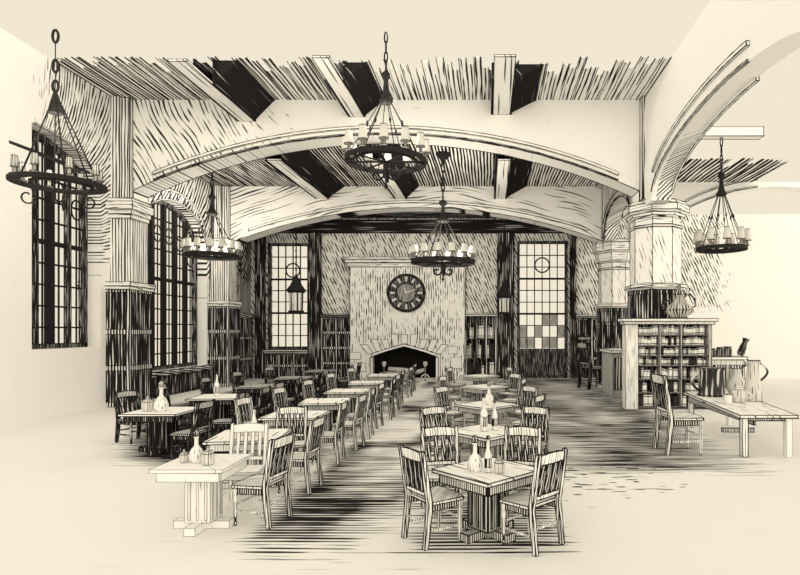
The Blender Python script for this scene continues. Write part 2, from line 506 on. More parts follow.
# --- left wall with two tall arched window bays
f1 = lambda u: arch_z(u, 11.6, 15.9, 6.1, 7.25)
f2 = lambda u: arch_z(u, 17.6, 21.9, 5.3, 6.75)
lw = MB(); arch_wall(lw, 'y', XL - .6, XL, 11.0, 26.6, 0, 9.05, [(13.5, 15.9, 1.75, f1), (17.6, 21.9, .85, f2)], 24)
struct(lw.build('wall_left', 'wall_left', None, None))
mo = MB(); band(mo, 'y', XL - .02, XL + .012, f1, 13.6, 15.9, -.02, .02, 24); band(mo, 'y', XL - .02, XL + .012, f2, 17.6, 21.9, -.02, .02, 24); band(mo, 'y', XL - .002, XL + .05, f2, 17.75, 21.75, .30, .36, 24)
for i in range(9):
    u = 17.9 + i * .48
    band(mo, 'y', XL - .002, XL + .02, f2, u, u + .03, .02, .30, 1)
struct(mo.build('trim_7', 'paper', None, .01, ang=50))
def side_window(name, a, b, sill, f, mull, rows, xg, thick):
    root = holder(name, (xg, (a + b) / 2, sill)); oy = (a + b) / 2
    fr = MB()
    for q0, q1 in ((a, a + .12), (b - .12, b)):
        fr.box(-.08, .08, q0 - oy, q1 - oy, 0, f(a + .02) - sill)
    fr.box(-.08, .08, a - oy, b - oy, 0, .12)
    g = MB()
    band(g, 'y', -.08, .08, lambda u: f(u + oy) - sill, a + .02 - oy, b - .02 - oy, -.13, 0, 24)
    g.build('arched_head', 'oak_dark', root, .012)
    fr.build('window_frame', 'oak_dark', root, .012)
    for y, w in mull:
        mm = MB(); mm.box(-.07, .07, y - w / 2 - oy, y + w / 2 - oy, .1, f(y) - sill - .05); mm.build('mullion', 'ink' if w > .1 else 'oak_dark', root, .01)
    lead = MB()
    for z in rows:
        ya, yb = a + .05, b - .05
        while ya < (a + b) / 2 and f(ya) - .05 < z: ya += .05
        while yb > (a + b) / 2 and f(yb) - .05 < z: yb -= .05
        h = .06 if abs(z - rows[len(rows) // 2]) < .01 else .022
        lead.box(-.03, .03, ya - oy, yb - oy, z - h - sill, z + h - sill)
    ms = sorted([a] + [y for y, w in mull] + [b])
    for p, q in zip(ms, ms[1:]):       # thin upright leads in every light
        for k in (1,):
            y = p + (q - p) * k / 2
            lead.box(-.018, .018, y - .014 - oy, y + .014 - oy, .1, f(y) - sill - .06)
        y = (p + q) / 2; r = min(.22, (q - p) * .3)
        zc = f(y) - sill - 1.15
        lead.tube([(0, y - oy + r * math.cos(i * PI / 8), zc + r * 1.4 * math.sin(i * PI / 8)) for i in range(16)], .024, 5, True)
    lead.build('lead_bars', 'ink', root)
    gl = MB(); n = 20
    top = [(0, a + (b - a) * i / n - oy, f(a + (b - a) * i / n) - sill - .02) for i in range(n + 1)]
    gl.face([(0, a - oy, .05)] + top + [(0, b - oy, .05)])
    gl.build('pane', 'glass', root)
side_window('window_1', 13.5, 15.9, 1.75, f1, [(14.15, .06), (14.62, .17), (15.25, .08)], [2.3 + .55 * i for i in range(9)], XL - .45, 0)
side_window('window_2', 17.6, 21.9, .85, f2, [(18.3, .10), (19.05, .13), (19.75, .13), (20.45, .13), (21.15, .12)], [1.4 + .52 * i for i in range(10)], XL - .45, 0)

# --- engaged piers on the left wall: panelled foot, shaft, capital
def pier(name, x0, x1, y0, y1, zb, zc, zt, sx0, sx1, sy0, sy1):
    root = holder(name, ((x0 + x1) / 2, (y0 + y1) / 2, 0)); ox, oy, _ = root.location
    def L(mb, a, b, c, d, e, f): mb.box(a - ox, b - ox, c - oy, d - oy, e, f)
    w = MB(); L(w, x0, x1, y0, y1, 0, zb - .12); w.build('panelled_foot', 'oak_wall_mid', root, .012)
    p = MB()
    for z0, z1 in ((.15, 1.05), (1.2, 2.1), (2.25, zb - .3)):
        for q in range(2):
            c0 = y0 + .08 + q * (y1 - y0 - .08) / 2; c1 = c0 + (y1 - y0) / 2 - .14
            L(p, x1, x1 + .03, c0, c1, z0, z1)
        for q in range(2):
            c0 = x0 + .1 + q * (x1 - x0 - .1) / 2; c1 = c0 + (x1 - x0) / 2 - .16
            L(p, c0, c1, y0 - .03, y0, z0, z1)
    p.build('raised_panels', 'oak_wall', root, .012)
    c = MB(); L(c, x0 - .06, x1 + .08, y0 - .08, y1 + .05, zb - .12, zb); L(c, x0 - .03, x1 + .05, y0 - .05, y1 + .03, zb - .22, zb - .12)
    c.build('foot_cap', 'stone_cap', root, .014)
    s = MB(); b = .14
    s.prism([(sx0 - ox, sy1 - oy, zb), (sx0 - ox, sy0 - oy, zb), (sx1 - b - ox, sy0 - oy, zb), (sx1 - ox, sy0 + b - oy, zb), (sx1 - ox, sy1 - oy, zb)], (0, 0, zc - zb))
    s.build('shaft', 'stone_side', root, .013)
    k = MB()
    for i, (e, z0, z1) in enumerate(((.05, zc - .12, zc), (.10, zc, zc + .12), (.18, zc + .12, zt - .1), (.12, zt - .1, zt))):
        L(k, sx0 - e, sx1 + e, sy0 - e, sy1, z0, z1)
    k.build('capital', 'stone_cap', root, .014)
pier('column', -11.75, -10.35, 16.15, 17.25, 3.62, 5.6, 6.05, -11.15, -10.42, 16.3, 17.15)
pier('column', -11.5, -10.2, 22.0, 23.0, 3.38, 5.35, 5.82, -11.0, -10.3, 22.15, 22.95)

# --- free-standing octagonal columns on the right
def column(cx, cy, R, zb, zn, zc, zt, wide, base_r):
    root = holder('column', (cx, cy, 0))
    b = MB(); octagon(b, [(base_r, 0), (base_r, zb - .2)], (0, 0, 0)); b.build('panelled_foot', 'oak_round', root, .014)
    pn = MB()
    for k in range(8):
        a = k * PI / 4 - PI / 2
        for z0, z1 in ((.2, 1.3), (1.45, 2.4), (2.55, zb - .34)):
            h = base_r * math.tan(PI / 8) * .7
            n = Vector((math.cos(a), math.sin(a), 0)); tt = Vector((-n.y, n.x, 0))
            q = [n * base_r + tt * h, n * base_r - tt * h]
            pn.prism([(q[0].x, q[0].y, z0), (q[1].x, q[1].y, z0), (q[1].x, q[1].y, z1), (q[0].x, q[0].y, z1)], n * .03)
    pn.build('raised_panels', 'oak_round', root, .013)
    c = MB(); octagon(c, [(base_r + .02, zb - .2), (base_r + .09, zb - .14), (base_r + .09, zb - .05), (R + .02, zb)], (0, 0, 0)); c.build('foot_cap', 'stone_cap', root, .014)
    s = MB(); octagon(s, [(R, zb), (R, zn - .28)], (0, 0, 0)); s.build('shaft', 'stone', root, .014)
    k = MB(); octagon(k, [(R + .03, zn - .28), (R + .03, zn - .22), (R, zn - .2), (R, zn), (R + .08, zn + .05), (wide * .9, zc), (wide, zc + .06), (wide, zt - .12), (wide - .1, zt)], (0, 0, 0))
    k.build('capital', 'stone_cap', root, .015)
column(5.12, 17.12, .70, 3.62, 5.55, 5.68, 6.05, .90, .76)
column(5.25, 23.1, .64, 3.32, 4.95, 5.35, 5.86, .86, .70)

# --- arcade wall above the columns on the right, with its arches
g1 = lambda u: arch_z(u, 7.4, 15.75, 5.95, 7.08, 2.0)
g2 = lambda u: arch_z(u, 18.0, 22.25, 5.8, 6.95, 2.0)
aw = MB(); arch_wall(aw, 'y', XR, XR + .55, 6.2, 24.2, 5.88, 9.06, [(7.4, 15.75, 0, g1), (18.0, 22.25, 0, g2)], 30)
struct(aw.build('wall_right_arcade', 'arcade', None, None))
mo = MB(); band(mo, 'y', XR - .06, XR + .002, g1, 9.85, 15.5, .26, .34, 24); band(mo, 'y', XR - .03, XR + .012, g1, 9.9, 15.7, -.015, .02, 24)
band(mo, 'y', XR + .52, XR + .58, g1, 10.7, 15.7, -.06, .03, 24)
struct(mo.build('trim_8', 'paper', None, .013, ang=50))
mo = MB(); band(mo, 'y', XR - .05, XR + .002, g2, 18.1, 22.1, .2, .27, 20); band(mo, 'y', XR - .02, XR + .012, g2, 18.0, 22.25, -.02, .02, 20)
struct(mo.build('trim_9', 'paper', None, .018, ang=50))

# --- right aisle: transverse arch, a piece of boarded ceiling and a tie beam
h1 = lambda u: seg_z(u, 5.7, 17.5, 5.2, 8.0)
aa = MB(); arch_wall(aa, 'x', DB, DB + .6, 5.75, 14.5, 4.9, 8.17, [(5.9, 14.55, 0, h1)], 16)
struct(aa.build('wall_aisle_arch', 'paper', None, None))
mo = MB(); band(mo, 'x', DB - .06, DB + .002, h1, 6.0, 10.8, .0, .05, 14); band(mo, 'x', DB - .06, DB + .002, h1, 6.0, 10.8, .3, .36, 14)
struct(mo.build('trim_10', 'paper', None, .018, ang=50))
boards('ceiling_aisle', 'ceil_aisle', 5.6, 10.6, .36, 19.3, DB, 8.17, 1.6, .018)
bm_ = MB(); bm_.box(5.16, 8.4, 17.06, 17.34, 8.14, 8.42)
struct(bm_.build('trim_11', 'paper', None, .014))

# --- end wall
hz = lambda top: (lambda u: top)
fw = MB(); arch_wall(fw, 'x', DF, DF + .5, -11.6, 17.0, 0, 7.6, [(-10.2, -7.95, 1.35, hz(6.25)), (1.36, 3.68, 0, hz(6.35))], 2)
struct(fw.build('wall_end', 'far', None, None))
mb = MB(); mb.box(-9.9, 4.3, DF - .32, DF, 6.72, 7.28); struct(mb.build('trim_12', 'oak_lintel', None, .016))
for i, (a, b, zt) in enumerate(((-8.28, -7.72, 6.72), (.42, 1.2, 6.72), (-10.75, -10.3, 6.6), (3.8, 4.05, 6.72))):
    mb = MB(); mb.box(a, a + (b - a) * .45, DF - .16, DF, 0, zt); mb.box(a + (b - a) * .45, b, DF - .26, DF, 0, zt)
    struct(mb.build('trim_%d' % (13 + i), 'oak_wall', None, .014))
panelled('trim_17', ('oak_wall', 'oak_wall_mid', 'oak_rail'), -7.7, -6.3, DF - .12, DF, 0, 2.95, 2, 4)
panelled('trim_18', ('oak_wall', 'oak_wall_mid', 'oak_rail'), 4.06, 6.9, DF - .12, DF, 0, 2.9, 4, 3)
panelled('trim_19', ('oak_wall', 'oak_wall_mid', 'oak_rail'), -10.3, -8.3, DF - .14, DF, 0, 1.3, 3, 2)
panelled('trim_20', ('oak_wall', 'oak_wall_mid', 'oak_rail'), XL, XL + .1, 23.05, 25.8, 0, 2.95, 3, 3, '+x')
panelled('trim_21', ('oak_wall', 'oak_wall', 'oak_rail'), XL, XL + .1, 17.7, 21.9, 0, .85, 6, 1, '+x')

def end_window(name, a, b, z0, z1, cols, rows, roundel, kind='window'):
    root = holder(name, ((a + b) / 2, DF + .08, z0)); ox = (a + b) / 2
    fr = MB(); w = .1
    for p in (MB.box,):
        fr.box(a - ox, a + w - ox, -.14, .06, 0, z1 - z0); fr.box(b - w - ox, b - ox, -.14, .06, 0, z1 - z0)
        fr.box(a + w - ox, b - w - ox, -.14, .06, z1 - z0 - w, z1 - z0)
        fr.box(a + w - ox, b - w - ox, -.14, .06, 0, w)
    fr.build(kind + '_frame', 'oak_dark', root, .014)
    return root, ox
def leads(root, ox, a, b, z0, z1, cols, rows, rz, rr, zb):
    ld = MB()
    for i in range(1, cols):
        x = a + (b - a) * i / cols - ox; ld.box(x - .02, x + .02, -.03, .03, z0 - zb, z1 - zb)
    for j in range(1, rows):
        z = z0 + (z1 - z0) * j / rows - zb; h = .045 if j % 3 == 0 else .02
        ld.box(a - ox, b - ox, -.03, .03, z - h, z + h)
    ld.tube([((a + b) / 2 - ox + rr * math.cos(i * PI / 10), -.02, rz - zb + rr * math.sin(i * PI / 10)) for i in range(20)], .035, 5, True)
    ld.build('lead_bars', 'ink', root)
    gl = MB(); gl.face([(a - ox, .01, z0 - zb), (b - ox, .01, z0 - zb), (b - ox, .01, z1 - zb), (a - ox, .01, z1 - zb)]); gl.build('pane', 'glass', root)
r, ox = end_window('window_3', -10.2, -7.95, 1.35, 6.25, 5, 9, None)
leads(r, ox, -10.1, -8.05, 1.45, 6.15, 6, 9, 5.0, .32, 1.35)
r, ox = end_window('door_1', 1.36, 3.68, 0, 6.35, 5, 8, None, 'door')
leads(r, ox, 1.46, 3.58, 1.35, 6.25, 6, 9, 5.25, .34, 0)
lo = MB(); lo.box(1.46 - ox, 3.58 - ox, -.08, .04, .1, 1.35); lo.build('lower_panel', 'oak_dark', r, .014)
pm = MB()
for i, (c, q) in enumerate(((0, 0), (1, 0), (3, 0), (4, 0), (2, 1), (4, 2), (0, 1), (5, 1), (3, 2))):
    w_, h_ = 2.12 / 6, 4.9 / 9
    x0 = 1.46 + c * w_ - ox + .02; z0 = 1.35 + q * h_ + .03
    pm.box(x0, x0 + w_ - .04, -.01, .0, z0, z0 + h_ - .06)
pm.build('tinted_panes', 'oak_mid', r)
# ------------------------------------------------------------------ fireplace and what hangs on the walls
FY = 25.3
def fireplace():
    x0, x1, zt = -6.24, -1.04, 5.25
    cx = (x0 + x1) / 2
    root = thing('fireplace', 'tall pale stone chimneypiece with a wide flattened arched hearth at the end of the hall', 'fireplace', (cx, FY, 0))
    a, b = -5.25 - cx, -2.3 - cx
    def tud(u):
        c, h = (a + b) / 2, (b - a) / 2
        q = min(1, abs(u - c) / h)
        return 1.0 + .50 * (1 - q) ** .75 if q < .86 else 1.0 + .50 * .14 ** .75 * math.sqrt(max(0, 1 - ((q - .86) / .14) ** 2)) - .0
    mb = MB(); arch_wall(mb, 'x', 0, .62, x0 - cx, x1 - cx, 0, zt, [(a, b, 0, tud)], 28)
    mb.build('chimney_breast', 'plaster_breast', root, .016, ang=50)
    c = MB()
    c.box(x0 - cx - .10, x1 - cx + .10, -.10, .62, zt - .18, zt); c.box(x0 - cx - .18, x1 - cx + .18, -.2, .62, zt, zt + .14); c.box(x0 - cx - .24, x1 - cx + .24, -.28, .62, zt + .14, zt + .24)
    c.build('cornice', 'stone_cap', root, .016)
    m_ = MB(); band(m_, 'x', -.07, .1, tud, a, b, -.02, .10, 28)
    for u in (a, b): m_.box(u - .06, u + .06, -.07, .1, 0, 1.0)
    m_.build('hearth_moulding', 'paper', root, .02, ang=60)
    n = 9
    for i in range(n):
        q = (i - (n - 1) / 2) / ((n - 1) / 2)
        u = (a + b) / 2 + q * 1.52; zb = (tud(max(a + .02, min(b - .02, u))) + .10)
        lean = q * .30; w = .13; L = .42 + (.12 if i % 2 else 0)
        v = MB(); v.prism([(u - w, -.035, zb), (u + w, -.035, zb), (u + w * 1.15 + lean, -.035, zb + L), (u - w * 1.15 + lean, -.035, zb + L)], (0, .04, 0))
        v.build('voussoir', 'paper', root, .016)
    for (sx, sz, sw, sh) in ((-2.35, .9, .5, .32), (-2.2, .35, .62, .4), (2.2, .5, .5, .5), (2.05, 1.15, .42, .34)):
        v = MB(); v.box(sx - sw / 2, sx + sw / 2, -.02, .02, sz, sz + sh); v.build('quoin', 'paper', root, .010)
    k = MB(); k.box(a - .02, b + .02, .56, .61, 0, 1.62); k.box(a, b, .02, .56, .0, .02)
    k.build('firebox_lining', 'soot', root)
    h = MB(); h.box(a - .5, b + .5, -.75, 0, 0, .07); h.build('hearth_slab', 'stone', root, .014)
fireplace()
hy = FY - .12
for i, x in enumerate((-4.72, -2.85)):
    o = thing('firedog', 'pale standing firedog at the %s of the hearth' % ('window side', 'glazed-door side')[i], 'firedog', (x, FY + .12, .02), 0, 'firedogs in the hearth')
    s = MB(); s.lathe([(.05, 0), (.05, .1), (.03, .14), (.03, .55), (.09, .62), (.11, .7), (.06, .78)], 10); s.build('standard', 'paper', o, .01)
    f = MB(); f.tube([(-.2, -.05, 0.02), (-.12, -.03, .16), (0, 0, .2), (.12, -.03, .16), (.2, -.05, .02)], .03, 6); f.build('foot', 'paper', o)
    b = MB(); b.box(-.03, .03, 0, .42, .16, .22); b.build('billet_bar', 'iron', o)
logs = ((-4.35, .30, .26, 1.2, .12), (-3.9, .22, .40, 1.3, -.1), (-3.35, .3, .27, 1.0, .3))
for i, (x, y, z, L, an) in enumerate(logs):
    mb = MB(); mb.tube([(-L / 2, 0, -an * L / 2), (0, .02, 0), (L / 2, 0, an * L / 2)], [.10, .12, .09], 9)
    tag(mb.build('firewood_log', 'oak_pale', None, .012, None), ('pale log lying low across the window side of the hearth', 'pale log lying on top of the other logs in the hearth', 'pale log sloping up at the glazed-door side of the hearth')[i], 'log', 'logs in the fireplace').location = (x, FY + y, z)

def clock():
    root = thing('round_clock', 'big round dark clock on the pale chimneypiece above the hearth', 'clock', (-3.68, FY - .03, 3.9))
    R = .86
    def disc(r, y0, y1, n=40):
        mb = MB(); A = [(r * math.cos(2 * PI * k / n), y0, r * math.sin(2 * PI * k / n)) for k in range(n)]
        mb.prism(A, (0, y1 - y0, 0)); return mb
    disc(R, -.06, .03).build('case', 'oak_dark', root, .02)
    d = MB(); n = 40
    d.tube([(.80 * math.cos(2 * PI * k / n), -.07, .80 * math.sin(2 * PI * k / n)) for k in range(n)], .028, 6, True)
    d.build('rim', 'ink', root)
    disc(.42, -.075, -.06).build('centre_disc', 'oak_slat', root, .016)
    for k in range(12):
        a = k * PI / 6
        mb = MB(); c, s = math.cos(a), math.sin(a)
        pts = []
        for rr, ww in ((.50, .05), (.74, .07)):
            pts.append((rr, ww))
        mb.prism([(c * .5 - s * .05, -.085, s * .5 + c * .05), (c * .5 + s * .05, -.085, s * .5 - c * .05), (c * .74 + s * .07, -.085, s * .74 - c * .07), (c * .74 - s * .07, -.085, s * .74 + c * .07)], (0, .03, 0))
        mb.build('hour_mark', 'oak_chair', root, .012)
    for a, L, w in ((PI * .62, .38, .03), (PI * .12, .6, .022)):
        mb = MB(); c, s = math.cos(a), math.sin(a)
        mb.prism([(-s * w, -.1, c * w), (s * w, -.1, -c * w), (c * L, -.1, s * L)], (0, .015, 0)); mb.build('hand', 'paper', root)
clock()

def lantern(x, y, zb, ztop, label, R=.27, H=.82):
    root = thing('hanging_lantern', label, 'lantern', (x, y, zb), 0)
    g = MB(); octagon(g, [(R * .78, .06), (R * .85, H)], (0, 0, 0), 6); g.build('glass', 'lantern', root, .012)
    b = MB(); octagon(b, [(R * .95, 0), (R * .95, .08)], (0, 0, 0), 6)
    octagon(b, [(R * 1.05, H - .02), (R * 1.05, H + .05)], (0, 0, 0), 6)
    for k in range(6):
        a = k * PI / 3
        b.box(R * .88 * math.cos(a) - .022, R * .88 * math.cos(a) + .022, R * .88 * math.sin(a) - .022, R * .88 * math.sin(a) + .022, .05, H)
    b.build('frame', 'iron', root)
    t_ = MB(); octagon(t_, [(R * 1.3, H + .05), (R * .75, H + .3), (R * .3, H + .62), (.03, H + .78)], (0, 0, 0), 6); t_.build('pointed_roof', 'iron', root)
    c = MB(); chain(c, H + .78, ztop - zb, .05, .018); c.build('chain', 'iron', root)
    s = MB(); s.lathe([(.05, .08), (.05, .35), (.01, .42)], 8); s.build('candle', 'shade', root)
    return root
def chain(mb, z0, z1, w, r, step=None):
    step = step or w * 2.6
    n = max(1, int((z1 - z0) / step)); step = (z1 - z0) / n
    for i in range(n):
        zc = z0 + (i + .5) * step; L = step * .62
        ax = i % 2
        pts = []
        for k in range(8):
            a = k * PI / 4
            q = w * .5 * math.cos(a)
            pts.append((q if ax else 0, 0 if ax else q, zc + L * math.sin(a)))
        mb.tube(pts, r, 4, True)
lantern(-8.22, 24.0, 2.98, 7.42, 'dark pointed lantern on a chain before the end window beside the chimneypiece', .30, .86)
lantern(.72, 25.1, 2.95, 7.42, 'pale pointed lantern on a chain against the dark post beside the glazed door', .27, .72)

# ------------------------------------------------------------------ chandeliers
def chandelier(loc, R, ncand, zc, ztop, label, shade_h=.30, shade_r=.10, nrod=8, band_h=.13, cap=True, scale_r=1.0, slim=1.0, links=None, scroll=True, canopy=False):
    """loc: middle of the hoop; zc: height of the crown above the hoop; ztop: top of chain above the hoop"""
    root = thing('chandelier', label, 'chandelier', loc, 0, 'iron ring chandeliers')
    h = MB(); h.ring(R, .05, band_h, n=36); h.ring(R * .80, .035, band_h * .5, (0, 0, -.02), 30)
    for k in range(6):
        a = k * PI / 3 + .2
        h.tube([(R * .80 * math.cos(a), R * .80 * math.sin(a), 0), (R * math.cos(a), R * math.sin(a), 0)], .03, 5)
    for k in range(4):
        a = k * PI / 4
        h.tube([(-R * math.cos(a), -R * math.sin(a), -.02), (R * math.cos(a), R * math.sin(a), -.02)], .022 * slim, 5)
    h.build('hoop', 'iron', root)
    for k in range(nrod):
        a = 2 * PI * (k + .5) / nrod
        m_ = MB()
        p0 = Vector((R * .97 * math.cos(a), R * .97 * math.sin(a), 0)); p1 = Vector((.07 * math.cos(a), .07 * math.sin(a), zc))
        m_.tube([p0, p1], .011 * slim, 5)
        q = p0.lerp(p1, .56); m_.lathe([(.008, -.07), (.03 * slim, 0), (.008, .07)], 6, q)
        m_.build('rod', 'iron', root)
    c = MB()
    c.lathe([(.12 * slim, zc - .12), (.16 * slim, zc - .06), (.10 * slim, zc + .02), (.07, zc + .18), (.05, zc + .40), (.09 * slim, zc + .47), (.09 * slim, zc + .55), (.02, zc + .62)], 12)
    c.build('crown', 'iron', root)
    k_ = MB(); chain(k_, zc + .6, ztop, .07 * slim, .017 * slim, links); k_.build('chain', 'iron', root)
    if canopy:
        k_ = MB(); k_.lathe([(.06, ztop - .30), (.08, ztop - .24), (.10, ztop - .2), (.24, ztop - .06), (.24, ztop)], 12); k_.build('ceiling_cup', 'iron', root)
    for k in range(ncand):
        a = 2 * PI * k / ncand + .13
        x, y = R * math.cos(a), R * math.sin(a)
        m_ = MB(); m_.lathe([(.055, band_h / 2), (.075, band_h / 2 + .03), (.032, band_h / 2 + .04), (.032, band_h / 2 + .2)], 8, (x, y, 0))
        cd = m_.build('candle', 'shade', root, .007)
        m_ = MB(); m_.lathe([(shade_r, band_h / 2 + .16), (shade_r * .95, band_h / 2 + .2), (shade_r * .72, band_h / 2 + .16 + shade_h)], 10, (x, y, 0))
        m_.build('shade', 'shade', cd, .009, ang=40)
    if scroll:
        st = MB(); st.lathe([(.02, -.62), (.05, -.56), (.02, -.5), (.03, -.2), (.07, -.12), (.03, 0)], 8); st.build('pendant', 'iron', root)
        for k in range(4):
            a = k * PI / 2 + .0
            pts = []
            for i in range(15):
                th = i / 14 * 2.1 * PI * .8; rr = .15 * (1 - i / 20)
                u = .20 - rr * math.cos(th) * 1.0; w = -.30 - rr * math.sin(th)
                pts.append((u * math.cos(a), u * math.sin(a), w))
            m_ = MB(); m_.tube([(.03 * math.cos(a), .03 * math.sin(a), -.10)] + pts, .022 * slim, 6); m_.build('scroll', 'iron', root)
    return root
chandelier((X(386, 12.5), 12.5, Z(161, 12.5)), .88, 12, 1.40, Z(33, 12.5) - Z(161, 12.5), 'large ring chandelier with pale candle shades hanging high before the middle of the near arch', .29, .10, 8, .10, slim=1.0, links=.2)
chandelier((X(443, 18.3), 18.3, Z(262, 18.3)), 1.02, 14, 1.42, 8.0 - Z(262, 18.3), 'ring chandelier hanging on a dark chain in front of the chimneypiece cornice', .28, .115, 8, .12, slim=1.5, links=.26, canopy=True)
chandelier((X(212, 19.6), 19.6, Z(256, 19.6)), .86, 14, 1.55, 8.0 - Z(256, 19.6), 'ring chandelier with crowded pale shades beside the tall side window', .30, .115, 8, .12, slim=1.3, links=.24, scroll=False)
chandelier((X(711, 18.0), 17.2, Z(249, 17.2)), .72, 10, 1.75, 8.14 - Z(249, 17.2), 'ring chandelier hanging in the side aisle behind the octagonal column', .34, .115, 10, .10, slim=1.1, links=.26, scroll=False)

# the nearest one is two plain hoops
d1 = 9.4
r1 = thing('chandelier', 'two-hoop iron chandelier hanging close by in front of the first side window', 'chandelier', (X(59, d1), d1, Z(184, d1)), 0, 'iron ring chandeliers')
h = MB(); h.ring(.60, .16, .045, n=40); h.build('hoop', 'iron', r1)
h = MB(); h.ring(.42, .05, .04, (0.05, 0, -.02), n=32); h.build('inner_hoop', 'iron', r1)
h = MB(); h.ring(.47, .13, .05, n=40)
for v in h.bm.verts: v.co = Vector((v.co.x * 1.0 - .14, v.co.y, .44 - v.co.x * .38 + v.co.z))
h.build('upper_hoop', 'iron', r1)
for k in range(6):
    a = k * PI / 3 + .25
    m_ = MB(); m_.tube([(.60 * math.cos(a), .60 * math.sin(a), 0), (-.05 + .04 * math.cos(a), .04 * math.sin(a), 1.42)], .013, 5); m_.build('rod', 'iron', r1)
c = MB(); c.lathe([(.11, 1.18), (.075, 1.36), (.04, 1.5), (.02, 1.56)], 10, (-.06, 0, 0)); c.build('crown', 'iron', r1)
k_ = MB()
for z, s in ((1.64, 1), (1.98, 1.1), (2.48, 1.1)):
    k_.tube([(-.06 + .05 * math.cos(i * PI / 5), 0, z + .1 * s * math.sin(i * PI / 5)) for i in range(10)], .022, 5, True)
for z0, z1 in ((1.73, 1.88), (2.08, 2.38)):
    k_.tube([(-.06, 0, z0), (-.06, 0, z1)], .008, 4)
k_.build('chain', 'iron', r1)
for k in range(8):
    a = k * PI / 4 + .1
    x, y = .58 * math.cos(a), .58 * math.sin(a)
    m_ = MB(); m_.lathe([(.05, .02), (.07, .05), (.03, .06), (.03, .2)], 8, (x, y, 0)); cd = m_.build('candle', 'shade', r1, .007)
    m_ = MB(); m_.lathe([(.055, .16), (.04, .34)], 8, (x, y, 0)); m_.build('shade', 'shade', cd, .006)
for k in range(4):
    a = k * PI / 2 + .5
    pts = [((.42 - .11 * math.cos(i * .42) * (1 - i / 22)) * math.cos(a), (.42 - .11 * math.cos(i * .42) * (1 - i / 22)) * math.sin(a), -.26 - .13 * math.sin(i * .42) * (1 - i / 22)) for i in range(14)]
    m_ = MB(); m_.tube([(.5 * math.cos(a), .5 * math.sin(a), -.02), (.36 * math.cos(a), .36 * math.sin(a), -.12)] + pts, .014, 5); m_.build('scroll', 'iron', r1)
# ------------------------------------------------------------------ chairs
def make_chair(name, mats, label, group, line, H=1.0):
    """slat-back chair facing +y, feet on z = 0; mats: posts, seat, slats"""
    t = thing(name, label, 'chair', (0, 0, 0), 0, group)
    pm, sm, lm = mats
    W, D = .215, .20
    back = lambda z: -D - (.0 if z < .44 else (z - .44) * .16) - (.05 * (1 - z / .44) if z < .44 else 0)
    for s in (-1, 1):
        b = MB(); zs = (0, .2, .44, .7, H - .02, H)
        b.post([(s * W, back(z), z) for z in zs], [.036, .042, .046, .044, .038, .030], [.040, .046, .05, .046, .038, .03]); b.build('back_post', pm, t, line)
        f = MB(); f.lathe([(.014, 0), (.024, .03), (.016, .07), (.024, .12), (.020, .26), (.026, .32), (.018, .35), (.025, .38), (.025, .44)], 8, (s * (W - .01), D - .015, 0)); f.build('front_leg', pm, t, line * .8, ang=62)
    st = MB(); st.prism([(-W - .02, -D + .02, .44), (W + .02, -D + .02, .44), (W + .035, D, .44), (W * .6, D + .03, .44), (-W * .6, D + .03, .44), (-W - .035, D, .44)], (0, 0, .03))
    st.build('seat', sm, t, line)
    a = MB(); a.box(-W + .02, W - .02, D - .035, D - .015, .37, .44); a.box(-W + .0, -W + .02, -D, D - .02, .37, .44); a.box(W - .02, W, -D, D - .02, .37, .44)
    a.build('apron', lm, t, line * .8)
    def rail(z0, z1, bow, nm, th=.022):
        m_ = MB(); n = 6; R = []
        for i in range(n + 1):
            q = -1 + 2 * i / n; x = q * (W - .015)
            lift = (1 - q * q) * bow
            y0 = back(z0) - (1 - q * q) * .015; y1 = back(z1) - (1 - q * q) * .015
            R.append([m_.bm.verts.new(p) for p in ((x, y0 - th / 2, z0), (x, y0 + th / 2, z0), (x, y1 + th / 2, z1 + lift), (x, y1 - th / 2, z1 + lift))])
        for p, q in zip(R, R[1:]):
            for k in range(4): m_.face([p[k], p[(k + 1) % 4], q[(k + 1) % 4], q[k]])
        m_.face(R[0][::-1]); m_.face(R[-1])
        m_.build(nm, sm, t, line)
    rail(H - .115, H - .02, .018, 'top_rail'); rail(.53, .575, 0, 'lower_rail')
    for i in range(4):
        x = (-1.5 + i) * .092
        m_ = MB(); m_.post([(x, back(z) - .012, z) for z in (.57, .75, H - .11)], .044, .014); m_.build('slat', lm, t, line * .9)
    for s in (-1, 1):
        m_ = MB(); m_.tube([(s * (W - .005), -D - .03, .17), (s * (W - .01), 0, .165), (s * (W - .01), D - .02, .17)], [.011, .016, .011], 6); m_.build('stretcher', pm, t, None)
    for y in (-D - .02, D - .02):
        m_ = MB(); m_.tube([(-W + .02, y, .24), (0, y, .24), (W - .02, y, .24)], [.011, .016, .011], 6); m_.build('stretcher', pm, t, None)
    return t
protos = {}
def chair(kind, x, y, rot, label, group, s=1.0, z=0):
    """rot in degrees, 0 faces away from the viewer, 90 faces left"""
    if kind not in protos:
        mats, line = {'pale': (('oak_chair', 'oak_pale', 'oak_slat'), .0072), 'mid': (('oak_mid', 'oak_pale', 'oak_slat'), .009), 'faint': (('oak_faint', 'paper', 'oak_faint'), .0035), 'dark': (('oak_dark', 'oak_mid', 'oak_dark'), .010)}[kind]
        c = make_chair('slat_back_chair', mats, label, group, line)
        c.location = (x, y, z); c.rotation_euler = (0, 0, math.radians(rot)); c.scale = (s,) * 3
        protos[kind] = c
        return c
    c0 = protos[kind]
    c = dup(c0, (x, y, z), math.radians(rot), label, group, s)
    return c
G1 = 'chairs at the tables right of the aisle'
chair('pale', -.57, 6.0, -52, 'pale slat-back chair at the left-hand corner of the nearest square table', G1)
chair('pale', .44, 5.86, 46, 'pale slat-back chair turned aslant at the right-hand corner of the nearest square table', G1)
